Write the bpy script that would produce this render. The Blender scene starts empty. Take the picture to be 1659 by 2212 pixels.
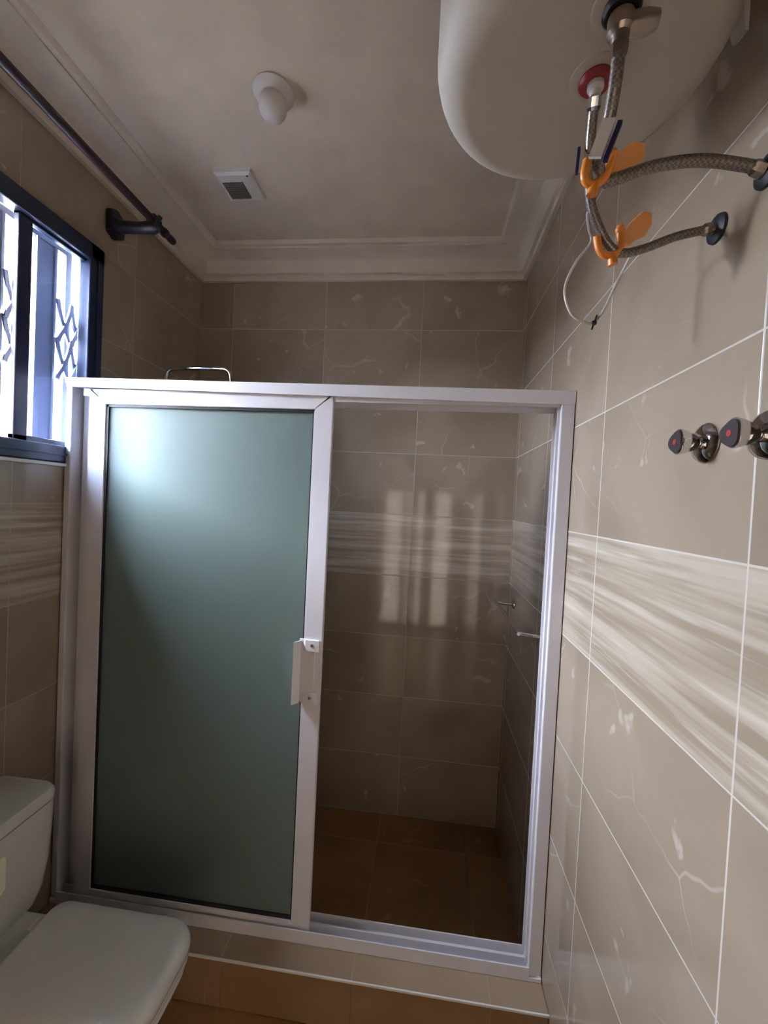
import bpy, bmesh, math, random
from mathutils import Vector, Matrix
random.seed(7)
S = bpy.context.scene
COL = S.collection
PI = math.pi
def Z(z): return z + 1.5            # heights measured from the k=0 grout line -> from the floor

# ------------------------------------------------------------------ camera
cd = bpy.data.cameras.new('camera'); cam = bpy.data.objects.new('camera', cd); COL.objects.link(cam)
R_ = Vector((0.9933372, 0.10396074, 0.04973307)); U_ = Vector((-0.05189393, 0.01818324, 0.99848705)); F_ = Vector((-0.10289914, 0.99441517, -0.02345702))
M = Matrix(((R_.x, U_.x, -F_.x, -0.4131), (R_.y, U_.y, -F_.y, -1.0323), (R_.z, U_.z, -F_.z, 1.557), (0, 0, 0, 1)))
cam.matrix_world = M
cd.sensor_fit = 'HORIZONTAL'; cd.sensor_width = 36.0; cd.lens = 882.0226 / 1659 * 36
cd.clip_start = 0.02; cd.clip_end = 100
S.camera = cam

# ------------------------------------------------------------------ sky, light, exposure
W = bpy.data.worlds.new('sky'); S.world = W; W.use_nodes = True
wb = W.node_tree.nodes['Background']
wb.inputs[0].default_value = (0.82, 0.885, 1.03, 1); wb.inputs[1].default_value = 200.0
S.view_settings.view_transform = 'Standard'; S.view_settings.look = 'None'
S.view_settings.exposure = 1.1; S.view_settings.gamma = 1.0; S.view_settings.use_curve_mapping = False

XL, YB, XR = -1.613, 0.973, 0.0      # left wall, back wall, right wall
YR = -1.62                            # wall behind the camera
WY0, WY1, WZ0, WZ1 = -0.205, 0.335, Z(0.134), Z(0.902)   # window opening

lp = bpy.data.lights.new('window_daylight', 'AREA'); lp.shape = 'RECTANGLE'; lp.size = WZ1 - WZ0; lp.size_y = WY1 - WY0
lp.cycles.is_portal = True
lo = bpy.data.objects.new('window_daylight', lp); COL.objects.link(lo)
lo.location = (XL - 0.215, (WY0 + WY1) / 2, (WZ0 + WZ1) / 2); lo.rotation_euler = (0, -PI / 2, 0)
lp2 = bpy.data.lights.new('hall_daylight', 'AREA'); lp2.shape = 'RECTANGLE'; lp2.size = 1.34; lp2.size_y = 1.76
lp2.cycles.is_portal = True
lo2 = bpy.data.objects.new('hall_daylight', lp2); COL.objects.link(lo2)
lo2.location = (-.41, YR - .68, .88); lo2.rotation_euler = (PI / 2, 0, 0)

# ------------------------------------------------------------------ materials
def mat(name, col=(.8, .8, .8), rough=.5, metal=0., spec=.5, trans=0., alpha=1.):
    m = bpy.data.materials.new(name); m.use_nodes = True
    b = m.node_tree.nodes['Principled BSDF']
    b.inputs['Base Color'].default_value = (*col, 1); b.inputs['Roughness'].default_value = rough
    b.inputs['Metallic'].default_value = metal; b.inputs['Specular IOR Level'].default_value = spec
    b.inputs['Transmission Weight'].default_value = trans
    return m
class NT:
    def __init__(s, m): s.t = m.node_tree; s.n = s.t.nodes; s.l = s.t.links
    def new(s, typ, **kw):
        n = s.n.new(typ)
        for k, v in kw.items(): setattr(n, k, v)
        return n
    def put(s, inp, v):
        if hasattr(v, 'is_linked') or hasattr(v, 'links'): s.l.new(v, inp)
        else: inp.default_value = v
    def math(s, op, a, b=0., c=None):
        n = s.new('ShaderNodeMath', operation=op); s.put(n.inputs[0], a); s.put(n.inputs[1], b)
        if c is not None: s.put(n.inputs[2], c)
        return n.outputs[0]
    def step(s, v, lo, hi, a=0., b=1.):
        n = s.new('ShaderNodeMapRange', interpolation_type='SMOOTHSTEP'); s.put(n.inputs[0], v)
        for i, x in enumerate((lo, hi, a, b)): n.inputs[i + 1].default_value = x
        return n.outputs[0]
    def mix(s, f, a, b):
        n = s.new('ShaderNodeMix', data_type='RGBA'); s.put(n.inputs['Factor'], f)
        s.put(n.inputs[6], a); s.put(n.inputs[7], b); return n.outputs[2]
    def noise(s, vec, scale, detail=3., dist=0., rough=.5):
        n = s.new('ShaderNodeTexNoise'); s.put(n.inputs['Vector'], vec); n.inputs['Scale'].default_value = scale
        n.inputs['Detail'].default_value = detail; n.inputs['Distortion'].default_value = dist; n.inputs['Roughness'].default_value = rough
        return n.outputs['Fac']
    def comb(s, x, y, z):
        n = s.new('ShaderNodeCombineXYZ'); s.put(n.inputs[0], x); s.put(n.inputs[1], y); s.put(n.inputs[2], z); return n.outputs[0]

def tile_mat(name, axis, period, off, vper=0.3, seed=0., band=True, base=(.350, .272, .190), dark=(.280, .215, .148),
             grout=(.54, .475, .39), vein=(.54, .465, .375), rough=.075, vaxis='Z', gw=.0016, vamt=.6):
    m = mat(name, rough=rough, spec=.7); t = NT(m); b = t.n['Principled BSDF']
    geo = t.new('ShaderNodeNewGeometry'); sp = t.new('ShaderNodeSeparateXYZ'); t.l.new(geo.outputs['Position'], sp.inputs[0])
    u = sp.outputs[axis]; z = sp.outputs[vaxis]
    uu = t.math('DIVIDE', t.math('SUBTRACT', u, off), period); zz = t.math('DIVIDE', z, vper)
    iu = t.math('FLOOR', uu); iz = t.math('FLOOR', zz)
    fu = t.math('ABSOLUTE', t.math('SUBTRACT', uu, t.math('ROUND', uu))); fz = t.math('ABSOLUTE', t.math('SUBTRACT', zz, t.math('ROUND', zz)))
    du = t.math('MULTIPLY', fu, period); dz = t.math('MULTIPLY', fz, vper)
    d = t.math('MINIMUM', du, dz)
    g = t.step(d, gw * .6, gw * 1.5, 1., 0.)
    wn = t.new('ShaderNodeTexWhiteNoise', noise_dimensions='3D'); t.l.new(t.comb(iu, iz, seed), wn.inputs['Vector'])
    off3 = t.new('ShaderNodeVectorMath', operation='SCALE'); t.l.new(wn.outputs['Color'], off3.inputs[0]); off3.inputs['Scale'].default_value = 20.
    pv = t.new('ShaderNodeVectorMath', operation='ADD'); t.l.new(t.comb(u, z, seed), pv.inputs[0]); t.l.new(off3.outputs[0], pv.inputs[1]); P = pv.outputs[0]
    cl = t.noise(P, 3.2, 4., .5)
    base_c = t.mix(t.step(cl, .3, .7), (*dark, 1), (*base, 1))
    wp = t.new('ShaderNodeVectorMath', operation='ADD'); t.l.new(P, wp.inputs[0])
    wo = t.new('ShaderNodeTexNoise'); t.l.new(P, wo.inputs['Vector']); wo.inputs['Scale'].default_value = 4.; wo.inputs['Detail'].default_value = 3.
    ws = t.new('ShaderNodeVectorMath', operation='SCALE'); t.l.new(wo.outputs['Color'], ws.inputs[0]); ws.inputs['Scale'].default_value = .16; t.l.new(ws.outputs[0], wp.inputs[1])
    vo = t.new('ShaderNodeTexVoronoi', feature='DISTANCE_TO_EDGE'); t.l.new(wp.outputs[0], vo.inputs['Vector']); vo.inputs['Scale'].default_value = 2.5
    rid = t.step(vo.outputs['Distance'], .001, .009, 1., 0.)
    msk = t.step(t.noise(P, 3.0, 2., 0.), .50, .68)
    n2 = t.noise(P, 12., 3., .5)
    spots = t.step(n2, .665, .72, 0., .6)
    vv = t.math('MAXIMUM', t.math('MULTIPLY', t.math('MULTIPLY', rid, msk), vamt), spots)
    c = t.mix(vv, base_c, (*vein, 1))
    if band:
        # travertine strip course between 1.2 and 1.5 m
        zj = t.math('ADD', z, t.math('MULTIPLY', t.math('SUBTRACT', t.noise(t.comb(u, z, seed), 2.2, 1.), .5), .014))
        st = t.noise(t.comb(t.math('MULTIPLY', u, 1.3), t.math('MULTIPLY', zj, 34.), seed + 3.), 1., 2.5, .0, .55)
        st2 = t.noise(t.comb(t.math('MULTIPLY', u, 5.), t.math('MULTIPLY', zj, 95.), seed + 9.), 1., 2.)
        sc = t.mix(t.step(st, .36, .64), (.315, .244, .166, 1), (.50, .418, .315, 1))
        sc = t.mix(t.step(st2, .52, .8, 0., .6), sc, (.62, .55, .45, 1))
        inb = t.math('MULTIPLY', t.math('GREATER_THAN', z, 1.2), t.math('LESS_THAN', z, 1.5))
        c = t.mix(inb, c, sc)
    c = t.mix(g, c, (*grout, 1))
    t.l.new(c, b.inputs['Base Color'])
    t.l.new(t.math('ADD', t.math('MULTIPLY', g, .45), t.math('ADD', rough - .03, t.math('MULTIPLY', cl, .07))), b.inputs['Roughness'])
    bp = t.new('ShaderNodeBump'); bp.inputs['Strength'].default_value = .35; bp.inputs['Distance'].default_value = .0015
    t.l.new(t.math('SUBTRACT', 1., g), bp.inputs['Height']); t.l.new(bp.outputs[0], b.inputs['Normal'])
    return m
T_RIGHT = tile_mat('marble_tile_side', 'Y', .465, 0., seed=8.5, vamt=.5)
T_BACK = tile_mat('marble_tile_end', 'X', .48, 0., seed=5., grout=(.42, .355, .27))
T_LEFT = tile_mat('marble_tile_window_side', 'Y', .465, .036, seed=11., grout=(.37, .30, .22))
T_FLOOR = tile_mat('terracotta_floor_tile', 'X', .40, -.16, vper=.40, seed=21., band=False, base=(.30, .15, .055), dark=(.23, .11, .04), grout=(.22, .13, .07), vein=(.33, .18, .07), vaxis='Y', rough=.22)
T_CURB = tile_mat('brown_step_tile', 'X', .40, -.16, vper=.9, seed=31., band=False, base=(.33, .20, .10), dark=(.27, .155, .07), grout=(.25, .16, .09), vein=(.4, .26, .14), rough=.22)
T_CURBTOP = tile_mat('tan_step_tile', 'X', .40, -.16, vper=.9, seed=41., band=False, base=(.34, .245, .155), dark=(.29, .205, .125), grout=(.38, .3, .22), vein=(.45, .36, .26), rough=.3)

def plaster(name, col, rough=.7, amt=.05):
    m = mat(name, col, rough); t = NT(m); b = t.n['Principled BSDF']
    tc = t.new('ShaderNodeTexCoord'); f = t.noise(tc.outputs['Object'], 6., 5.)
    c2 = tuple(x * (1 - amt * 2) for x in col)
    t.l.new(t.mix(t.step(f, .35, .65), (*c2, 1), (*col, 1)), b.inputs['Base Color']); return m
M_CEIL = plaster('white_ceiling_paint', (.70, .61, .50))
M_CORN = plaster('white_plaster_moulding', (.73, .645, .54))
M_REVEAL = plaster('cream_plaster', (.72, .69, .63))
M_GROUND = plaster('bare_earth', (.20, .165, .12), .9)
M_SKYBLOCK = plaster('dark_sky_blocker', (.16, .15, .14), .9)  # for the added outside wall, kept dark to bounce little light
M_EAVE = plaster('grey_soffit_paint', (.35, .35, .36), .9)  # grey soffit colour, slightly mottled
def enamel(name, col, rough, metal=0., spec=.5, amt=.04, scale=14.):
    m = mat(name, col, rough, metal, spec); t = NT(m); b = t.n['Principled BSDF']
    tc = t.new('ShaderNodeTexCoord'); f = t.noise(tc.outputs['Object'], scale, 3.)
    c2 = tuple(max(0, x * (1 - amt * 2)) for x in col)
    t.l.new(t.mix(f, (*c2, 1), (*col, 1)), b.inputs['Base Color'])
    t.l.new(t.math('ADD', rough * .85, t.math('MULTIPLY', f, rough * .3)), b.inputs['Roughness']); return m
M_ALU = enamel('white_powder_coat', (.70, .68, .70), .32)
M_NAVY = mat('dark_navy_aluminium', (.012, .018, .042), .3)
M_IRON = enamel('blue_grey_iron', (.19, .20, .24), .38, .3)
M_BLACK = enamel('black_painted_steel', (.012, .010, .014), .4)
M_WENGE = enamel('dark_maroon_rod', (.022, .010, .012), .35)
M_CERAM = enamel('white_ceramic', (.66, .645, .59), .14)
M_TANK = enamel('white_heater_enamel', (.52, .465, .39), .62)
M_CHROME = enamel('chrome', (.72, .72, .73), .08, 1.)
M_STEEL = enamel('brushed_metal_fitting', (.40, .34, .28), .32, 1.)
M_RED = enamel('red_plastic', (.30, .008, .018), .4)
M_INK = enamel('black_rubber', (.012, .011, .013), .5)
M_ORANGE = enamel('orange_plastic', (.80, .27, .035), .4)
M_WHITEPL = enamel('white_plastic', (.72, .70, .68), .4)
M_BLUE = enamel('dark_blue_ink', (.012, .010, .07), .5)
M_CORD = enamel('translucent_white_cord', (.62, .58, .52), .45)
M_DARKGRILLE = enamel('dusty_dark_grille', (.045, .032, .020), .7)
M_GLINT = enamel('pale_cream_glint', (.88, .85, .62), .3)  # pale colour painted in place of a bright reflection
M_REDDOT = enamel('red_index_dot', (.34, .035, .028), .35)
M_CAP = enamel('dark_brown_cap', (.045, .033, .032), .3)
M_WOOD = enamel('brown_door_wood', (.16, .08, .035), .4)
M_HALL = plaster('hall_cream_paint', (.6, .55, .47))
M_TRANSOR = mat('translucent_orange_plastic', (.85, .36, .06), .35); M_TRANSOR.node_tree.nodes['Principled BSDF'].inputs['Alpha'].default_value = .62
def braid(name, a, b_, sc):
    m = mat(name, a, .35, .6); t = NT(m); b = t.n['Principled BSDF']
    tc = t.new('ShaderNodeTexCoord'); ch = t.new('ShaderNodeTexChecker'); t.l.new(tc.outputs['Object'], ch.inputs['Vector'])
    ch.inputs['Scale'].default_value = sc; ch.inputs[1].default_value = (*a, 1); ch.inputs[2].default_value = (*b_, 1)
    t.l.new(ch.outputs[0], b.inputs['Base Color']); return m
M_BRAID = braid('braided_steel_hose', (.29, .262, .23), (.16, .14, .122), 300)
# frosted green glass: scattering sheet with a soft gloss
def frosted():
    m = bpy.data.materials.new('frosted_green_glass'); m.use_nodes = True; t = NT(m); t.n.remove(t.n['Principled BSDF'])
    out = t.n['Material Output']
    tr = t.new('ShaderNodeBsdfTranslucent'); tr.inputs[0].default_value = (.40, .53, .49, 1)
    df = t.new('ShaderNodeBsdfDiffuse'); df.inputs[0].default_value = (.38, .485, .455, 1)
    gl = t.new('ShaderNodeBsdfGlossy'); gl.inputs['Roughness'].default_value = .5; gl.inputs[0].default_value = (.9, .95, .93, 1)
    rf = t.new('ShaderNodeBsdfRefraction'); rf.inputs['Roughness'].default_value = .26; rf.inputs['IOR'].default_value = 1.2; rf.inputs[0].default_value = (.62, .78, .70, 1)
    m1 = t.new('ShaderNodeMixShader'); m1.inputs[0].default_value = .45; t.l.new(tr.outputs[0], m1.inputs[1]); t.l.new(df.outputs[0], m1.inputs[2])
    m2 = t.new('ShaderNodeMixShader'); m2.inputs[0].default_value = .42; t.l.new(m1.outputs[0], m2.inputs[1]); t.l.new(rf.outputs[0], m2.inputs[2])
    
    m3 = t.new('ShaderNodeMixShader'); m3.inputs[0].default_value = .07; t.l.new(m2.outputs[0], m3.inputs[1]); t.l.new(gl.outputs[0], m3.inputs[2])
    t.l.new(m3.outputs[0], out.inputs[0]); return m
M_FROST = frosted()
def tinted():
    m = bpy.data.materials.new('blue_tinted_window_glass'); m.use_nodes = True; t = NT(m); t.n.remove(t.n['Principled BSDF'])
    out = t.n['Material Output']
    tp = t.new('ShaderNodeBsdfTransparent'); tp.inputs[0].default_value = (.72, .78, .90, 1)
    gl = t.new('ShaderNodeBsdfGlossy'); gl.inputs['Roughness'].default_value = .02
    
    m3 = t.new('ShaderNodeMixShader'); m3.inputs[0].default_value = .05; t.l.new(tp.outputs[0], m3.inputs[1]); t.l.new(gl.outputs[0], m3.inputs[2])
    t.l.new(m3.outputs[0], out.inputs[0]); return m
M_GLASS = tinted()
def opal():
    m = bpy.data.materials.new('opal_door_glass'); m.use_nodes = True; t = NT(m); t.n.remove(t.n['Principled BSDF'])
    tr = t.new('ShaderNodeBsdfTranslucent'); tr.inputs[0].default_value = (.100, .086, .072, 1)
    t.l.new(tr.outputs[0], t.n['Material Output'].inputs[0]); return m
M_OPAL = opal()

# ------------------------------------------------------------------ mesh helpers
def new(): return bmesh.new()
def box(bm, x0, x1, y0, y1, z0, z1, bev=0., seg=2, mi=0):
    x0, x1 = min(x0, x1), max(x0, x1); y0, y1 = min(y0, y1), max(y0, y1); z0, z1 = min(z0, z1), max(z0, z1)
    t = bmesh.new(); bmesh.ops.create_cube(t, size=1.)
    for v in t.verts: v.co = Vector(((x0 + x1) / 2 + v.co.x * (x1 - x0), (y0 + y1) / 2 + v.co.y * (y1 - y0), (z0 + z1) / 2 + v.co.z * (z1 - z0)))
    if bev > 0: bmesh.ops.bevel(t, geom=t.edges[:], offset=bev, segments=seg, affect='EDGES', profile=.5)
    for f in t.faces: f.material_index = mi
    join(bm, t)
def join(bm, t, mx=None):
    me = bpy.data.meshes.new('tmp'); t.to_mesh(me); t.free()
    if mx is not None: me.transform(mx)
    bm.from_mesh(me); bpy.data.meshes.remove(me)
def smooth_path(pts, n=8):
    P = [Vector(p) for p in pts]
    if len(P) < 3: return P
    Q = [2 * P[0] - P[1]] + P + [2 * P[-1] - P[-2]]; out = []
    for i in range(1, len(Q) - 2):
        a, b, c, d = Q[i - 1:i + 3]
        for k in range(n):
            s = k / n
            out.append(.5 * ((2 * b) + (c - a) * s + (2 * a - 5 * b + 4 * c - d) * s * s + (3 * b - a - 3 * c + d) * s ** 3))
    out.append(P[-1]); return out
def tube(bm, pts, r, seg=12, cap=True):
    P = [Vector(p) for p in pts]; rings = []; up = None
    for i, p in enumerate(P):
        d = (P[min(i + 1, len(P) - 1)] - P[max(i - 1, 0)]).normalized()
        if up is None:
            up = Vector((0, 0, 1)) if abs(d.z) < .9 else Vector((1, 0, 0))
        s = d.cross(up).normalized(); up = s.cross(d).normalized()
        rr = r[i] if isinstance(r, (list, tuple)) else r
        rings.append([bm.verts.new(p + s * math.cos(2 * PI * k / seg) * rr + up * math.sin(2 * PI * k / seg) * rr) for k in range(seg)])
    for a, b in zip(rings, rings[1:]):
        for k in range(seg): bm.faces.new((a[k], a[(k + 1) % seg], b[(k + 1) % seg], b[k]))
    if cap:
        bm.faces.new(list(reversed(rings[0]))); bm.faces.new(rings[-1])
def lathe(bm, prof, base, axis, seg=40):
    """prof: (radius, height) pairs along axis from base"""
    ax = Vector(axis).normalized(); h = Vector((0, 0, 1)) if abs(ax.z) < .9 else Vector((1, 0, 0))
    s = ax.cross(h).normalized(); u = ax.cross(s).normalized(); base = Vector(base); rings = []
    for r, z in prof:
        c = base + ax * z
        if r < 1e-5: rings.append([bm.verts.new(c)])
        else: rings.append([bm.verts.new(c + s * math.cos(2 * PI * k / seg) * r + u * math.sin(2 * PI * k / seg) * r) for k in range(seg)])
    for a, b in zip(rings, rings[1:]):
        for k in range(seg):
            k2 = (k + 1) % seg
            if len(a) == 1 and len(b) == 1: continue
            if len(a) == 1: bm.faces.new((a[0], b[k2], b[k]))
            elif len(b) == 1: bm.faces.new((a[k], a[k2], b[0]))
            else: bm.faces.new((a[k], a[k2], b[k2], b[k]))
    for rg, rev in ((rings[0], 0), (rings[-1], 1)):
        if len(rg) > 1: bm.faces.new(rg if rev else list(reversed(rg)))
def prism(bm, poly, depth_vec):
    d = Vector(depth_vec); a = [bm.verts.new(Vector(p)) for p in poly]; b = [bm.verts.new(Vector(p) + d) for p in poly]
    bm.faces.new(list(reversed(a))); bm.faces.new(b)
    for i in range(len(a)):
        j = (i + 1) % len(a); bm.faces.new((a[i], a[j], b[j], b[i]))
def bar(bm, a, b, w, t, nrm):
    """flat bar from a to b, width w in the plane, thickness t along nrm"""
    a, b, n = Vector(a), Vector(b), Vector(nrm).normalized(); d = (b - a).normalized(); s = d.cross(n).normalized() * w / 2; n = n * t / 2
    prism(bm, [a - s - n, a + s - n, b + s - n, b - s - n], n * 2)
def rrect(x0, x1, y0, y1, r, n=8, rs=None):
    """rounded rectangle outline; rs gives a radius per corner (x1y1, x0y1, x0y0, x1y0)"""
    rs = rs or (r,) * 4; pts = []
    for (cx, cy, sx, sy, a0, rr) in ((x1, y1, -1, -1, 0, rs[0]), (x0, y1, 1, -1, 90, rs[1]), (x0, y0, 1, 1, 180, rs[2]), (x1, y0, -1, 1, 270, rs[3])):
        for k in range(n + 1):
            a = math.radians(a0 + 90 * k / n); pts.append((cx + sx * rr + math.cos(a) * rr, cy + sy * rr + math.sin(a) * rr))
    return pts
def loft(bm, loops):
    R = [[bm.verts.new(Vector(p)) for p in lp_] for lp_ in loops]; n = len(R[0])
    for a, b in zip(R, R[1:]):
        for k in range(n): bm.faces.new((a[k], a[(k + 1) % n], b[(k + 1) % n], b[k]))
    bm.faces.new(list(reversed(R[0]))); bm.faces.new(R[-1])

def obj(name, bm, m, parent=None, smooth=False, label=None, angle=40):
    bmesh.ops.recalc_face_normals(bm, faces=bm.faces[:])
    me = bpy.data.meshes.new(name); bm.to_mesh(me); bm.free()
    for x in (m if isinstance(m, (list, tuple)) else [m]): me.materials.append(x)
    if smooth:
        try:
            for p in me.polygons: p.use_smooth = True
            me.set_sharp_from_angle(angle=math.radians(angle))
        except Exception: pass
    o = bpy.data.objects.new(name, me); COL.objects.link(o)
    if parent is not None:
        o.parent = parent
        pm = parent.matrix_world if parent.parent is None else parent.parent.matrix_world @ parent.matrix_world
        base = parent
        loc = Vector((0, 0, 0))
        while base is not None: loc += base.location; base = base.parent
        me.transform(Matrix.Translation(-loc))
    if label: o['label'] = label
    return o
def thing(name, loc, label, cat, group=None):
    o = bpy.data.objects.new(name, None); COL.objects.link(o); o.location = loc; o.empty_display_size = .05
    o['label'] = label; o['category'] = cat
    if group: o['group'] = group
    return o
def struct(name, bm, m, parent=None, label=None, cat=None, smooth=False):
    o = obj(name, bm, m, parent, smooth)
    if parent is None:
        o['kind'] = 'structure'
        if label: o['label'] = label
        if cat: o['category'] = cat
    return o
def copy_tree(o, d, parent=None):
    c = o.copy(); COL.objects.link(c)
    if parent is not None: c.parent = parent
    else: c.location = o.location + Vector(d)
    for ch in list(o.children): copy_tree(ch, d, c)
    return c

# ------------------------------------------------------------------ room shell
CZ = Z(1.25); TH = .20
b = new(); box(b, XL - TH, XR + TH + .6, YR - .60, YB + TH, -.12, 0.); struct('floor', b, T_FLOOR, label='brown terracotta tiled bathroom floor', cat='floor')
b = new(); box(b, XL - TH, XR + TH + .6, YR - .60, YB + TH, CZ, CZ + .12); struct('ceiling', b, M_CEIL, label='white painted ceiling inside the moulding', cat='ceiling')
b = new(); box(b, XR, XR + TH, YR - .02, YB + TH, 0, CZ); struct('wall_right', b, T_RIGHT, label='bright marble tiled wall on the right with two valves', cat='wall')
b = new(); box(b, XL, XR, YB, YB + TH, 0, CZ); struct('wall_back', b, T_BACK, label='brown marble tiled end wall of the shower', cat='wall')
b = new()
for (y0, y1, z0, z1) in ((YR - .60, WY0, 0, CZ), (WY1, YB + TH, 0, CZ), (WY0, WY1, 0, WZ0), (WY0, WY1, WZ1, CZ)): box(b, XL - TH, XL, y0, y1, z0, z1)
bmesh.ops.remove_doubles(b, verts=b.verts[:], dist=1e-5)
for f in b.faces:
    c = f.calc_center_median(); f.material_index = 0 if c.x > XL - .001 else 1
struct('wall_left', b, [T_LEFT, M_REVEAL], label='shaded marble tiled wall around the window', cat='wall')
DX0, DX1, DZ = -.96, -.06, 2.05
b = new()
box(b, XL, DX0, YR - .1, YR, 0, CZ); box(b, DX1, XR, YR - .1, YR, 0, CZ); box(b, DX0, DX1, YR - .1, YR, DZ, CZ)
struct('wall_rear', b, T_BACK, label='marble tiled wall behind the camera with the doorway', cat='wall')
b = new(); hx0, hx1, hy0, hy1, hz = -1.07, .25, YR - .60, YR - .50, 1.75
box(b, XL, hx0, hy0, hy1, 0, CZ); box(b, hx1, .7, hy0, hy1, 0, CZ); box(b, hx0, hx1, hy0, hy1, hz, CZ)
struct('wall_hall', b, M_HALL, label='cream hall wall past the doorway', cat='wall')
b = new(); box(b, .7, .8, YR - .60, YR - .1, 0, CZ); struct('wall_hall_side', b, M_HALL, label='cream side wall of the hall', cat='wall')
b = new(); box(b, XR + .001, .7, YR - .12, YR - .02, 0, CZ); struct('wall_hall_front', b, M_HALL, label='cream hall wall beside the doorway', cat='wall')
# glazed hall door with a dark frame: its daylight shows as streaks in the shower tiles
b = new()
for (a, c) in ((-1.07, -.92), (-.70, -.64), (-.588, -.524), (-.435, -.31), (-.105, -.04), (.10, .25)): box(b, a, c, hy0 + .02, hy0 + .07, 0, hz, .003)
box(b, hx0, hx1, hy0 + .02, hy0 + .07, hz - .04, hz, .003); box(b, hx0, hx1, hy0 + .02, hy0 + .07, 0, .05, .003)
hd_ = struct('door_2', b, M_WOOD, label='glazed hall door far behind the camera', cat='door')
b = new(); box(b, hx0 + .01, hx1 - .01, hy0 + .04, hy0 + .045, .03, hz - .02); struct('pane', b, M_OPAL, hd_)

# door frame round the doorway behind the camera
b = new()
box(b, DX0, DX0 + .04, YR - .11, YR + .012, 0, DZ, .003); box(b, DX1 - .04, DX1, YR - .11, YR + .012, 0, DZ, .003); box(b, DX0, DX1, YR - .11, YR + .012, DZ - .04, DZ, .003)
struct('door_1', b, M_WOOD, label='brown wooden door frame behind the camera', cat='door')

# cornice swept round the room
prof = [(0, 1.133), (.016, 1.133), (.019, 1.150), (.016, 1.160), (.030, 1.163), (.036, 1.172)]
for k in range(9):
    a = k / 8 * PI / 2; prof.append((.042 + (1 - math.cos(a)) * .075, 1.178 + math.sin(a) * .048))
prof += [(.124, 1.228), (.124, 1.234), (.140, 1.236), (.146, 1.243), (.150, 1.2505), (0, 1.2505)]
b = new(); loops = []
for (sx, sy, x, y) in ((1, -1, XL, YB), (-1, -1, XR, YB), (-1, 1, XR, YR), (1, 1, XL, YR)):
    loops.append([b.verts.new((x + sx * d, y + sy * d, Z(z))) for d, z in prof])
n = len(prof)
for i in range(4):
    A, B = loops[i], loops[(i + 1) % 4]
    for k in range(n): b.faces.new((A[k], A[(k + 1) % n], B[(k + 1) % n], B[k]))
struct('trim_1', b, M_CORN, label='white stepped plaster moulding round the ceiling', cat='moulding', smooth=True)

# shower step (curb)
b = new(); box(b, XL, XR, .12, .30, 0, .155, .004)
for f in b.faces: f.material_index = 1 if f.calc_center_median().z > .15 else 0
b2 = struct('trim_2', b, [T_CURB, T_CURBTOP], label='low brown tiled step under the shower frame', cat='shower step')

b = new(); box(b, XL, XR, .1165, .1210, .149, .1562, .001); struct('edge_strip', b, M_REVEAL, b2)

# ------------------------------------------------------------------ window
fx0, fx1 = XL - .034, XL + .010
b = new()
box(b, fx0, fx1, WY0, WY1, WZ1 - .058, WZ1, .004); box(b, fx0, fx1, WY0, WY1, WZ0, WZ0 + .055, .004)
box(b, fx0, fx1, WY0, WY0 + .06, WZ0, WZ1, .004); box(b, fx0, fx1, WY1 - .06, WY1, WZ0, WZ1, .004)
win = struct('window_1', b, M_NAVY, label='dark navy framed sliding window with bars beyond', cat='window')
b = new()   # inner glazing track ridge
for yy in (WY1 - .030,): box(b, fx1 - .002, fx1 + .006, yy - .003, yy + .003, WZ0 + .04, WZ1 - .04)
box(b, fx1 - .002, fx1 + .006, WY0 + .03, WY1 - .03, WZ0 + .024, WZ0 + .030)
struct('frame_bead', b, M_NAVY, win)
def sash(y0, y1, x, nm):
    b = new(); z0, z1 = WZ0 + .052, WZ1 - .055
    box(b, x - .02, x, y0, y0 + .042, z0, z1, .003); box(b, x - .02, x, y1 - .042, y1, z0, z1, .003)
    box(b, x - .02, x, y0, y1, z0, z0 + .02, .003); box(b, x - .02, x, y0, y1, z1 - .012, z1, .003)
    s = struct(nm, b, M_NAVY, win)
    return s
s1 = sash(.043, WY1 - .012, XL - .008, 'sliding_sash')
b = new(); box(b, XL - .020, XL - .016, .08, WY1 - .05, WZ0 + .06, WZ1 - .06); struct('pane', b, M_GLASS, s1)
b = new(); box(b, XL - .002, XL + .014, WY0 - .01, WY1 - .12, WZ0 - .012, WZ0 - .002, .002); struct('sill_edge', b, M_REVEAL, win)

# burglar lattice outside the window
lx = XL - .095
lat = thing('window_grille', (lx, (WY0 + WY1) / 2, WZ0), 'blue grey iron lattice grille standing behind the navy window frame', 'window grille')
zt, zb = Z(.876), WZ0 + .004
b = new(); box(b, lx - .012, lx + .012, WY0 + .004, WY1 - .06, zt - .02, zt, .002); obj('top_rail', b, M_IRON, lat)
for (y0, y1) in ((.166, .238), (.000, .066), (-.175, -.115)):
    b = new(); box(b, lx - .010, lx + .010, y0, y1, zb, zt - .02, .003); box(b, lx + .010, lx + .016, y0, y0 + .008, zb, zt - .02); box(b, lx + .010, lx + .016, y1 - .008, y1, zb, zt - .02)
    obj('wide_upright', b, M_IRON, lat)
for y in (.290, .117, -.055):
    b = new(); box(b, lx - .009, lx + .009, y - .011, y + .011, zb, WZ1 - .002, .002); obj('narrow_upright', b, M_IRON, lat)
def strap(pts, w=.012):
    b = new(); P = smooth_path(pts, 6)
    for p, q in zip(P, P[1:]): bar(b, p, q, w, .006, (1, 0, 0))
    obj('cross_strap', b, M_IRON, lat)
xx = lx + .020
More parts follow.
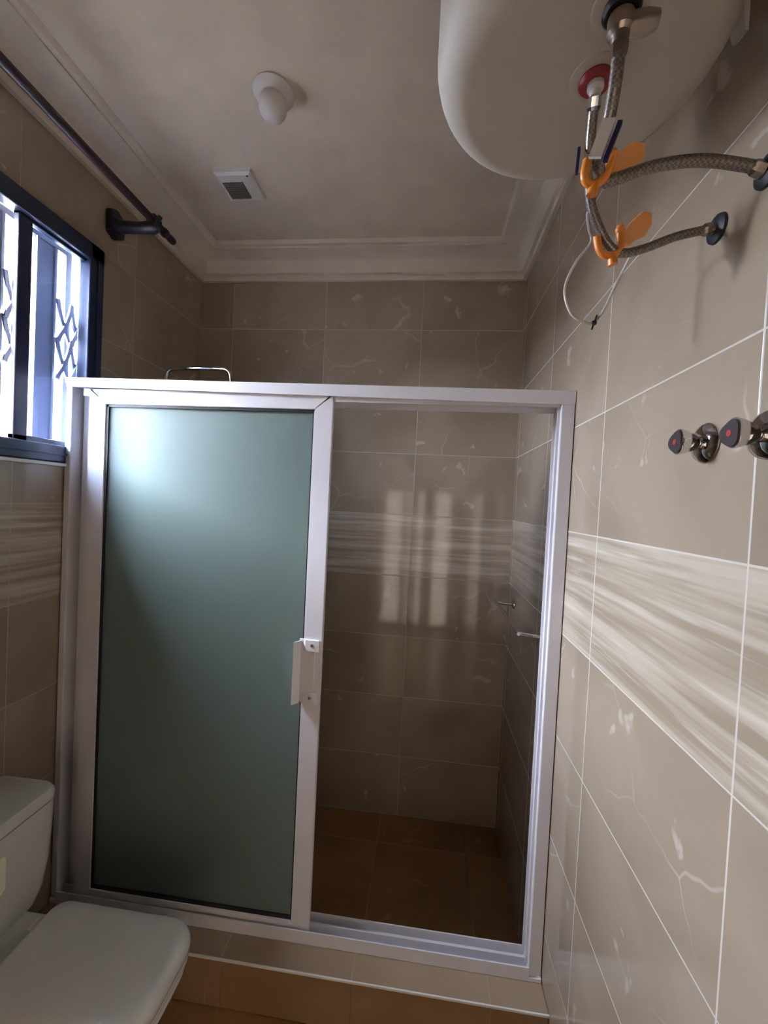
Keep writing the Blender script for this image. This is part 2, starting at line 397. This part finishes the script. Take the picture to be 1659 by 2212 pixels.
for (ya, yb_) in ((.290, .334), (.238, .290), (.064, .110), (-.110, -.060), (-.01, .02)):
    for zc in (Z(.605), Z(.475)):
        w = yb_ - ya
        strap([(xx, ya + .002, zc + .085), (xx, ya + .2 * w, zc + .045), (xx, (ya + yb_) / 2, zc), (xx, ya + .85 * w, zc - .035), (xx, yb_ - .002, zc - .055)])
        strap([(xx + .006, yb_ - .002, zc + .085), (xx + .006, ya + .8 * w, zc + .045), (xx + .006, (ya + yb_) / 2, zc), (xx + .006, ya + .15 * w, zc - .035), (xx + .006, ya + .002, zc - .055)])
# outside: ground and roof overhang
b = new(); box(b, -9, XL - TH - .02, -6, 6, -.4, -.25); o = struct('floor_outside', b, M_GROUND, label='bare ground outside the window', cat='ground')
b = new(); box(b, -3.95, -3.75, -6, 6, -.25, Z(.95)); struct('wall_sky_blocker', b, M_SKYBLOCK, label='added dark wall outside that blocks low sky light', cat='wall')  # added wall, keeps low sky light off the heater and ceiling
b = new(); box(b, XL - TH - .27, XL - TH - .02, -3, 3, Z(1.14), Z(1.22)); o = struct('ceiling_eave', b, M_EAVE, label='roof overhang outside the window', cat='eave')

# ------------------------------------------------------------------ shower enclosure
FY0, FY1 = .200, .262
fr = thing('shower_screen', (-.8, .23, .155), 'white aluminium sliding shower screen with frosted glass standing on the step', 'shower screen')
def zl(x): return 1.905 + (-x) * 0.0068         # head rises a little to the left
b = new()
prism(b, [(XL + .004, FY0, zl(XL)), (XL + .004, FY0, zl(XL) - .030), (-.002, FY0, zl(0) - .040), (-.002, FY0, zl(0))], (0, FY1 - FY0, 0))
obj('head_rail', b, M_ALU, fr)
b = new(); box(b, XL + .06, -.04, FY0 + .008, FY0 + .012, zl(-.8) - .052, zl(-.8) - .028); box(b, XL + .06, -.04, FY1 - .006, FY1 - .002, zl(-.8) - .06, zl(-.8) - .030)
obj('head_track', b, M_ALU, fr)
b = new(); box(b, -.040, -.002, FY0 + .001, FY1 - .001, .158, zl(0) - .038, .003)
box(b, -.047, -.040, FY0 + .012, FY0 + .016, .19, zl(0) - .04); box(b, -.047, -.040, FY1 - .012, FY1 - .008, .19, zl(0) - .04); obj('jamb', b, M_ALU, fr)
b = new(); box(b, XL + .004, XL + .026, FY0 + .001, FY1 - .001, .158, zl(XL) - .028, .003)
box(b, XL + .026, XL + .030, FY1 - .01, FY1 - .002, .19, zl(XL) - .03); box(b, XL + .0262, XL + .10, FY1 - .012, FY1 - .008, .19, zl(XL) - .04); obj('jamb', b, M_ALU, fr)
b = new(); box(b, XL + .004, -.002, FY0 - .006, FY1, .155, .168, .002)
for yy in (FY0 - .004, FY0 + .024, FY1 - .004): box(b, XL + .03, -.04, yy - .002, yy + .002, .166, .196)
obj('bottom_track', b, M_ALU, fr)

def shower_door(x0, x1, y, label, handle=True):
    z0, z1, sw = .172, zl((x0 + x1) / 2) - .030, .060; t = .016
    gx0, gx1, gz0, gz1 = x0 + sw, x1 - sw, .212, z1 - .050
    b = new()
    for poly in ([(x0, z0), (gx0, z0 + .04), (gx0, z1 - .05), (x0, z1)], [(gx1, z0 + .04), (x1, z0), (x1, z1), (gx1, z1 - .05)],
                 [(x0, z1), (gx0, z1 - .05), (gx1, z1 - .05), (x1, z1)], [(x0, z0), (gx0, z0 + .04), (gx1, z0 + .04), (x1, z0)]):   # mitred stiles and rails
        q = new(); prism(q, [(p[0], y, p[1]) for p in poly], (0, t, 0)); bmesh.ops.bevel(q, geom=q.edges[:], offset=.002, segments=2, affect='EDGES'); join(b, q)
    d = obj('sliding_door', b, M_ALU, fr, label=label)
    b = new(); box(b, gx0 - .006, gx1 + .006, y + .0075, y + .0115, gz0 - .006, gz1 + .006); obj('glass_panel', b, M_FROST, d, label='frosted pale green glass panel')
    b = new(); gw = .0075
    box(b, gx0, gx1, y + .003, y + .0072, gz1 - gw, gz1); box(b, gx0, gx1, y + .003, y + .0072, gz0, gz0 + gw * 1.6); box(b, gx0, gx0 + gw, y + .003, y + .0072, gz0, gz1); box(b, gx1 - gw * .5, gx1, y + .003, y + .0072, gz0, gz1)
    obj('gasket', b, M_INK, d, label='black rubber gasket round the glass')
    if handle:
        hz0, hz1 = Z(-.582), Z(-.380); hx0, hx1 = -.797, -.722
        b = new()
        box(b, hx0 + .012, hx1 - .012, y - .006, y - .0005, hz0 + .004, hz1, .002)         # back plate
        prism(b, [(hx0 + .012, y - .006, hz0), (hx0, y - .024, hz0), (hx0, y - .028, hz0), (hx0 + .018, y - .007, hz0)], (0, 0, hz1 - hz0 - .006))   # lip
        for zz in (hz0 + .016, hz1 - .022):                                                   # raised screw tabs
            prism(b, [(hx0 + .020, y - .003, zz - .014), (hx0 + .032, y - .010, zz - .014), (hx1, y - .010, zz - .014), (hx1, y - .001, zz - .014), (hx0 + .020, y - .001, zz - .014)], (0, 0, .034))
        for f in b.faces: f.material_index = 0
        n0 = len(b.faces)
        for zz in (hz0 + .020, hz1 - .018): lathe(b, [(.005, 0), (.005, .002), (.003, .003), (0, .003)], (hx1 - .022, y - .0095, zz), (0, -1, 0), 16)
        b.faces.ensure_lookup_table()
        for f in b.faces[n0:]: f.material_index = 1
        obj('handle', b, [M_ALU, M_STEEL], d)
    return d
shower_door(-1.530, -.714, FY0 + .006, 'white framed sliding door with the pull handle', True)
shower_door(-1.575, -.760, FY0 + .034, 'white framed sliding door behind the front one', False)

# shower rail: bent chrome pipe above the screen
sh = thing('shower_pipe', (-1.545, .60, .9), 'bent chrome shower pipe rising above the white screen in the left corner', 'shower')
b = new(); tube(b, [(-1.540, .60, z) for z in (.95, 1.4, 1.9)] + smooth_path([(-1.540, .60, 1.99), (-1.538, .60, 2.035), (-1.530, .60, 2.060), (-1.510, .60, 2.074), (-1.48, .60, 2.079)], 5)[0:] + smooth_path([(-1.30, .60, 2.079), (-1.272, .60, 2.076), (-1.255, .60, 2.062), (-1.248, .60, 2.035), (-1.246, .60, 1.98)], 5), .0085, 14)
obj('riser_pipe', b, M_CHROME, sh, smooth=True)
b = new(); lathe(b, [(.012, .0), (.014, -.03), (.05, -.045), (.055, -.060), (.052, -.064), (0, -.064)], (-1.246, .60, 1.985), (0, 0, 1), 32); obj('shower_head', b, M_CHROME, sh, smooth=True)
for zz in (1.0, 1.8):
    b = new(); tube(b, [(XL, .60, zz), (-1.54, .60, zz)], .007, 12); lathe(b, [(.022, 0), (.020, .006), (.012, .010)], (XL, .60, zz), (1, 0, 0), 24); obj('wall_bracket', b, M_CHROME, sh, smooth=True)
b = new(); tube(b, [(-1.60, .60, .95), (-1.50, .60, .95)], .02, 18); lathe(b, [(.03, 0), (.028, .008)], (XL, .60, .95), (1, 0, 0), 24); obj('mixer_body', b, M_CHROME, sh, smooth=True)

# towel rail in the shower on the right wall
tr = thing('towel_rail', (0, .63, Z(-.37)), 'slim chrome towel rail on the right wall inside the shower', 'towel rail')
b = new(); tube(b, [(-.080, .385, Z(-.366)), (-.080, .865, Z(-.364))], .0065, 12); obj('rail', b, M_CHROME, tr, smooth=True)
for y in (.395, .850):
    b = new(); tube(b, [(0, y, Z(-.372)), (-.045, y, Z(-.370)), (-.084, y, Z(-.366))], [.008, .007, .0075], 12); lathe(b, [(.020, 0), (.019, .005), (.011, .010)], (0, y, Z(-.372)), (-1, 0, 0), 24)
    obj('arm', b, M_CHROME, tr, smooth=True)

# ------------------------------------------------------------------ curtain rod over the window
cr = thing('curtain_rod', (-1.45, .37, Z(1.02)), 'dark maroon curtain rod on black brackets above the window', 'curtain rod')
b = new(); tube(b, [(-1.450, -.62, Z(1.047)), (-1.450, .435, Z(1.033))], .0135, 16); obj('rod', b, M_WENGE, cr, smooth=True)
b = new(); lathe(b, [(.0145, 0), (.017, .006), (.017, .016), (.012, .022), (.013, .034), (.0145, .05), (.012, .064), (0, .068)], (-1.450, .425, Z(1.033)), (0, 1, -.013), 20); obj('finial', b, M_WENGE, cr, smooth=True)
for y in (.375, -.52):
    b = new()
    prism(b, [(XL, y - .034, Z(.985)), (XL, y + .0, Z(.968)), (XL, y + .038, Z(.992)), (XL, y + .034, Z(1.058)), (XL, y, Z(1.078)), (XL, y - .034, Z(1.062))], (.022, 0, 0))
    bmesh.ops.bevel(b, geom=b.edges[:], offset=.004, segments=2, affect='EDGES')
    tube(b, [(XL + .018, y, Z(1.02)), (XL + .05, y, Z(1.016)), (-1.50, y, Z(1.012)), (-1.45, y, Z(1.012)), (-1.435, y, Z(1.014))], [.030, .021, .020, .022, .016], 14)
    obj('bracket', b, M_BLACK, cr, smooth=True)
    b = new(); tube(b, [(-1.45, y - .012, Z(1.035)), (-1.45, y + .014, Z(1.034))], .0215, 18); tube(b, [(-1.440, y, Z(1.03)), (-1.425, y, Z(1.052))], .008, 10); obj('ring_clamp', b, M_BLACK, cr, smooth=True)

# ------------------------------------------------------------------ ceiling fittings
la = thing('ceiling_lamp', (-.925, .155, CZ), 'small round white ceiling lamp with a dull bulb', 'lamp')
b = new(); lathe(b, [(.058, 0), (.060, .005), (.054, .014), (.044, .018), (.040, .022)], (-.925, .155, CZ), (0, 0, -1), 40); obj('base', b, M_WHITEPL, la, smooth=True)
b = new(); lathe(b, [(.036, .018)] + [(.041 * math.sin(a), .044 - .038 * math.cos(a)) for a in [PI * k / 14 for k in range(5, 14)]] + [(0, .082)], (-.925, .155, CZ), (0, 0, -1), 40)
obj('bulb', b, M_WHITEPL, la, smooth=True, angle=180)
ve = thing('ceiling_vent', (-1.187, .49, CZ), 'square white ceiling vent with a dark slatted grille', 'vent')
b = new(); vx, vy, h_ = -1.187, .49, .073
loft(b, [[(vx + sx * h_, vy + sy * h_, CZ) for sx, sy in ((-1, -1), (1, -1), (1, 1), (-1, 1))], [(vx + sx * (h_ - .002), vy + sy * (h_ - .002), CZ - .012) for sx, sy in ((-1, -1), (1, -1), (1, 1), (-1, 1))], [(vx + sx * (h_ - .012), vy + sy * (h_ - .012), CZ - .018) for sx, sy in ((-1, -1), (1, -1), (1, 1), (-1, 1))]])
obj('cover', b, M_WHITEPL, ve)
b = new(); g0, g1, gy0, gy1 = -1.243, -1.162, .460, .540
box(b, g0, g1, gy0, gy1, CZ - .0195, CZ - .017)
for k in range(8):
    y = gy0 + .004 + k * .0096; prism(b, [(g0 + .002, y, CZ - .0190), (g0 + .002, y + .003, CZ - .0190), (g0 + .002, y + .006, CZ - .0225), (g0 + .002, y + .003, CZ - .0225)], (g1 - g0 - .004, 0, 0))
obj('grille', b, M_DARKGRILLE, ve, label='dark dusty slatted grille')
b = new(); lathe(b, [(.004, 0), (.004, .002), (0, .003)], (-1.133, .433, CZ - .0165), (0, 0, -1), 12); obj('screw', b, M_DARKGRILLE, ve)

# ------------------------------------------------------------------ water heater on the right wall
HX, HY, HR, HB = -.244, -.436, .186, Z(.634)
wh = thing('water_heater', (HX, HY, HB), 'large white cylindrical water heater hung high on the right wall', 'water heater')
pr = [(0, 0), (HR - .05, .0)]
for k in range(1, 11):
    a = k / 10 * PI / 2; pr.append((HR - .05 + .05 * math.sin(a), .05 - .05 * math.cos(a)))
pr += [(HR, .48), (HR - .02, .53), (0, .545)]
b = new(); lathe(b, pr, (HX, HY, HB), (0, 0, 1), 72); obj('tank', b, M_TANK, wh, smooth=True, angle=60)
b = new(); box(b, -.064, 0, HY - .11, HY + .11, HB + .33, HB + .40, .004); obj('mounting_plate', b, M_BLACK, wh)
for y in (-.385,):
    b = new(); prism(b, [(-.010, y - .014, Z(.79)), (-.004, y - .014, Z(.742)), (-.004, y + .012, Z(.748)), (-.010, y + .018, Z(.79))], (.010, 0, 0)); box(b, -.06, -.002, y - .014, y + .018, Z(.788), Z(.81), .003); obj('wall_tab', b, M_WHITEPL, wh)
def port(x, y, m, r, nm, lab):
    b = new(); seg = 28
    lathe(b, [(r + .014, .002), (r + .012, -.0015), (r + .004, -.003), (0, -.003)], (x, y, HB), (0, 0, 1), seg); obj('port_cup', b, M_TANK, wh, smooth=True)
    b = new(); lathe(b, [(r, -.002), (r + .001, -.006), (r - .002, -.010), (r - .009, -.010), (r - .009, -.004)], (x, y, HB), (0, 0, 1), seg); obj(nm, b, m, wh, smooth=True, label=lab)
port(-.219, -.453, M_RED, .0205, 'port_ring', 'red plastic ring round the hot port')
port(-.222, -.532, M_INK, .0195, 'port_ring', 'black plastic ring round the cold port')
b = new(); lathe(b, [(.0105, -.004), (.0105, -.014), (.007, -.018), (.007, -.026)], (-.219, -.453, HB), (0, 0, 1), 20); obj('outlet_stub', b, M_WHITEPL, wh, smooth=True, angle=30)
b = new(); lathe(b, [(.010, -.004), (.010, -.010), (.014, -.013), (.014, -.030), (.010, -.034), (.008, -.042)], (-.222, -.532, HB), (0, 0, 1), 20)
tube(b, [(-.222, -.532, HB - .024), (-.196, -.534, HB - .022), (-.184, -.535, HB - .021)], [.012, .012, .009], 14)
obj('safety_valve', b, M_STEEL, wh, smooth=True, angle=30)

# flexible hoses
def hose(nm, pts, r, label, clip, tagd, wing):
    h = thing(nm, pts[0], label, 'hose', )
    P = smooth_path(pts, 9); b = new(); tube(b, P, r, 12); obj('braided_tube', b, M_BRAID, h, smooth=True)
    b = new(); d = (Vector(P[3]) - Vector(P[0])).normalized(); lathe(b, [(r + .002, -.001), (r + .002, .009), (r + .0006, .013)], P[0], d, 6); obj('end_nut', b, M_CHROME, h)
    b = new(); d = (Vector(P[-4]) - Vector(P[-1])).normalized(); lathe(b, [(r + .002, 0), (r + .002, .010), (r + .0006, .014)], P[-1], d, 6); obj('end_nut', b, M_STEEL, h)
    # clip: half ring with knobs gripping the bend
    c, ax, sd, R = [Vector(v) if not isinstance(v, (int, float)) else v for v in clip]
    b = new(); pts2 = [c + sd * (math.cos(a) * R) + ax * (-math.sin(a) * R * 1.15) for a in [PI * (k / 16) for k in range(17)]]
    pts2 = [pts2[0] + ax * .012] + pts2 + [pts2[-1] + ax * .012]
    tube(b, pts2, .0055, 10); tube(b, [c - ax * R * 1.1, c - ax * (R * 1.15 + .013)], [.006, .007], 10); lathe(b, [(0, -.007), (.005, -.005), (.007, 0), (.005, .005), (0, .007)], pts2[0], (0, 0, 1), 12)
    k = obj('hose_clip', b, M_ORANGE, h, smooth=True, label='bright orange plastic clip')
    w0, wu, wv = [Vector(v) for v in wing]
    b = new(); out = []
    for (s, t_) in ((0, 0), (.35, -.35), (.75, -.42), (1, -.12), (1.0, .30), (.8, .55), (.45, .42), (.2, .5), (.05, .25)): out.append(w0 + wu * s + wv * t_)
    nn = wu.cross(wv).normalized() * .004
    prism(b, out, nn); obj('clip_wing', b, M_TRANSOR, k, label='translucent orange wing of the clip')
    if tagd:
        a, bb, w, off = Vector(tagd[0]), Vector(tagd[1]), tagd[2], Vector(tagd[3])
        b = new(); bar(b, a, bb, w, .004, (-.35, -.93, 0)); tg = obj('paper_tag', b, M_WHITEPL, h, label='white paper tag on the hose')
        b = new(); bar(b, a + off, bb + off, w * .36, .006, (-.35, -.93, 0)); obj('tag_stripe', b, M_BLUE, tg, label='dark blue edge stripe')
    return h
hose('water_hose', [(-.222, -.532, HB - .042), (-.2195, -.520, Z(.560)), (-.218, -.498, Z(.525)), (-.217, -.475, Z(.506)), (-.205, -.46, Z(.494)), (-.186, -.458, Z(.498)), (-.139, -.456, Z(.514)), (-.083, -.455, Z(.520)), (-.03, -.455, Z(.512)), (-.008, -.454, Z(.506))], .0075,
     'upper grey braided hose from the black heater port to the pipe at the frame edge',
     ((-.216, -.470, Z(.503)), (.12, -.15, 1.), (1, .1, .25), .016), ((-.222, -.516, Z(.523)), (-.235, -.513, Z(.481)), .014, (.0115, -.002, -.006)),
     ((-.204, -.456, Z(.505)), (.046, -.010, .026), (.008, .016, -.026)))
hose('water_hose', [(-.219, -.453, HB - .026), (-.212, -.425, Z(.565)), (-.197, -.395, Z(.515)), (-.173, -.380, Z(.478)), (-.156, -.376, Z(.458)), (-.136, -.372, Z(.452)), (-.106, -.370, Z(.460)), (-.06, -.367, Z(.479)), (-.010, -.364, Z(.492))], .0064,
     'lower grey braided hose from the red heater port to the black wall ring',
     ((-.160, -.378, Z(.466)), (-.25, -.1, 1.), (1, .1, .35), .017), ((-.214, -.424, Z(.569)), (-.2155, -.424, Z(.534)), .010, (-.0115, .002, .0)),
     ((-.144, -.372, Z(.470)), (.040, -.010, .030), (.010, .018, -.028)))
def outlet(y, z, label):
    o = thing('pipe_outlet', (0, y, z), label, 'pipe outlet', 'pipe outlets under the heater')
    b = new(); lathe(b, [(.021, 0), (.020, .004), (.014, .007), (.010, .008)], (0, y, z), (-1, 0, 0), 32); obj('wall_ring', b, M_INK, o, smooth=True)
    b = new(); lathe(b, [(.009, .007), (.009, .012), (.007, .012)], (0, y, z), (-1, 0, 0), 16); obj('pipe_stub', b, M_STEEL, o)
    return o
outlet(-.363, Z(.492), 'black pipe ring in the right wall feeding the lower hose')
outlet(-.453, Z(.506), 'black pipe ring cut by the right frame edge feeding the upper hose')

# thin loop of white cord
cd_ = thing('cord_loop', (-.171, -.30, Z(.587)), 'thin white cord loop with a small knot hanging below the heater hoses', 'cord')
P = smooth_path([(-.194, -.384, Z(.512)), (-.185, -.35, Z(.525)), (-.168, -.31, Z(.530)), (-.160, -.30, Z(.514)), (-.183, -.30, Z(.480)), (-.198, -.30, Z(.437)), (-.187, -.30, Z(.397)), (-.165, -.30, Z(.381)), (-.147, -.30, Z(.379)), (-.132, -.30, Z(.402)), (-.120, -.305, Z(.435)), (-.112, -.325, Z(.462)), (-.118, -.355, Z(.462)), (-.134, -.372, Z(.458))], 8)
b = new(); tube(b, P, .0021, 8); obj('cord', b, M_CORD, cd_, smooth=True)
b = new(); lathe(b, [(0, -.005), (.004, -.003), (.004, .003), (0, .005)], (-.147, -.30, Z(.379)), (1, 0, .2), 10)
tube(b, [(-.147, -.30, Z(.379)), (-.143, -.30, Z(.392))], .0016, 6); tube(b, [(-.147, -.30, Z(.379)), (-.150, -.30, Z(.368))], .0016, 6); obj('knot', b, M_INK, cd_, label='dark knot at the bottom of the loop')

# ------------------------------------------------------------------ stop valves on the right wall
def valve(y, z, label):
    v = thing('stop_valve', (0, y, z), label, 'valve')
    b = new(); lathe(b, [(.0295, 0), (.030, .003), (.027, .007), (.019, .011), (.011, .013)], (0, y, z), (-1, 0, 0), 40); obj('wall_flange', b, M_CHROME, v, smooth=True)
    b = new(); lathe(b, [(.009, .010), (.009, .014), (.008, .018)], (0, y, z), (-1, 0, 0), 24); obj('stem', b, M_CHROME, v, smooth=True)
    # three-sided grip widening towards its end face
    ring = lambda h, r, tri: [(-h, y + math.cos(2 * PI * k / 36) * r * (1 + tri * math.cos(6 * PI * k / 36)), z + math.sin(2 * PI * k / 36) * r * (1 + tri * math.cos(6 * PI * k / 36))) for k in range(36)]
    b = new(); loft(b, [ring(.014, .0085, 0), ring(.018, .0110, .05), ring(.030, .0158, .10), ring(.040, .0185, .12), ring(.043, .0180, .12)]); hd = obj('handle', b, M_CHROME, v, smooth=True, angle=35)
    b = new(); loft(b, [ring(.0425, .0168, .11), ring(.045, .0160, .11)]); obj('end_cap', b, M_CAP, hd, label='dark end cap')
    b = new(); lathe(b, [(.0042, .0448), (.0042, .0456), (0, .0458)], (0, y, z), (-1, 0, 0), 20); obj('index_dot', b, M_REDDOT, hd, label='red index dot')
    return v
valve(-.370, Z(.170), 'chrome wall valve with a red dot, nearer the shower frame')
valve(-.482, Z(.164), 'chrome wall valve with a red dot, cut by the right frame edge')

# ------------------------------------------------------------------ toilet
TY = -.165
to = thing('toilet', (-1.25, TY, 0), 'white ceramic toilet with a closed square lid against the window wall', 'toilet')
b = new()   # cistern: slight taper towards the bowl
secs = []
for (z, x1, hw, r) in ((.395, -1.440, .176, .05), (.43, -1.434, .188, .045), (.50, -1.430, .196, .04), (.62, -1.428, .201, .035), (.664, -1.428, .202, .035)):
    secs.append([(px, py, z) for px, py in rrect(XL + .004, x1, TY - hw, TY + hw, .02, 8, (r, .008, .008, r))])
loft(b, secs); obj('cistern', b, M_CERAM, to, smooth=True)
b = new(); loft(b, [[(px, py, z) for px, py in rrect(XL + .003, -1.426 - i, TY - .2035 + i, TY + .2035 - i, .02, 8, (.038, .008, .008, .038))] for z, i in ((.666, .006), (.670, .0), (.690, .0), (.700, .006), (.703, .018))])
obj('cistern_lid', b, M_CERAM, to, smooth=True)
b = new(); lathe(b, [(.022, 0), (.022, .004), (.019, .006), (0, .006)], (-1.515, TY, .7025), (0, 0, 1), 28); obj('flush_button', b, M_CHROME, to, smooth=True)
b = new(); loft(b, [[(-1.431 + dx, py, pz) for py, pz in rrect(TY - .058 + i, TY + .050 - i, .518 + i, .618 - i, .014)] for dx, i in ((-.004, 0), (.002, 0), (.0035, .002))]); obj('front_glint', b, M_GLINT, to, label='pale cream patch painted as a bright reflection')  # pale cream patch stands in for a reflection on the cistern front
def seat_loops(zs): return [[(px, py, z) for px, py in rrect(-1.345 + i * .6, -.940 - i, TY - .128 + i, TY + .128 - i, .05, 10, (.075, .035, .035, .075))] for z, i in zs]
b = new(); loft(b, seat_loops(((.414, .004), (.418, .0), (.432, .0), (.441, .004), (.447, .013), (.450, .030)))); obj('lid', b, M_CERAM, to, smooth=True, angle=60)
b = new(); loft(b, seat_loops(((.396, .006), (.399, .002), (.409, .002), (.412, .006)))); obj('seat', b, M_CERAM, to, smooth=True)
for s in (-1, 1):
    b = new(); tube(b, [(-1.355, TY + s * .06 - .018, .425), (-1.355, TY + s * .06 + .018, .425)], .012, 14); obj('hinge', b, M_CERAM, to, smooth=True)
b = new(); secs = []
for (z, x0, x1, hw) in ((0, -1.50, -1.06, .10), (.04, -1.50, -1.06, .10), (.14, -1.50, -1.08, .09), (.24, -1.52, -1.05, .095), (.33, -1.56, -.965, .118), (.38, -1.59, -.945, .124), (.394, -1.59, -.95, .120)):
    secs.append([(px, py, z) for px, py in rrect(x0, x1, TY - hw, TY + hw, .04, 8, (hw * .7, .03, .03, hw * .7))])
loft(b, secs); obj('bowl', b, M_CERAM, to, smooth=True)
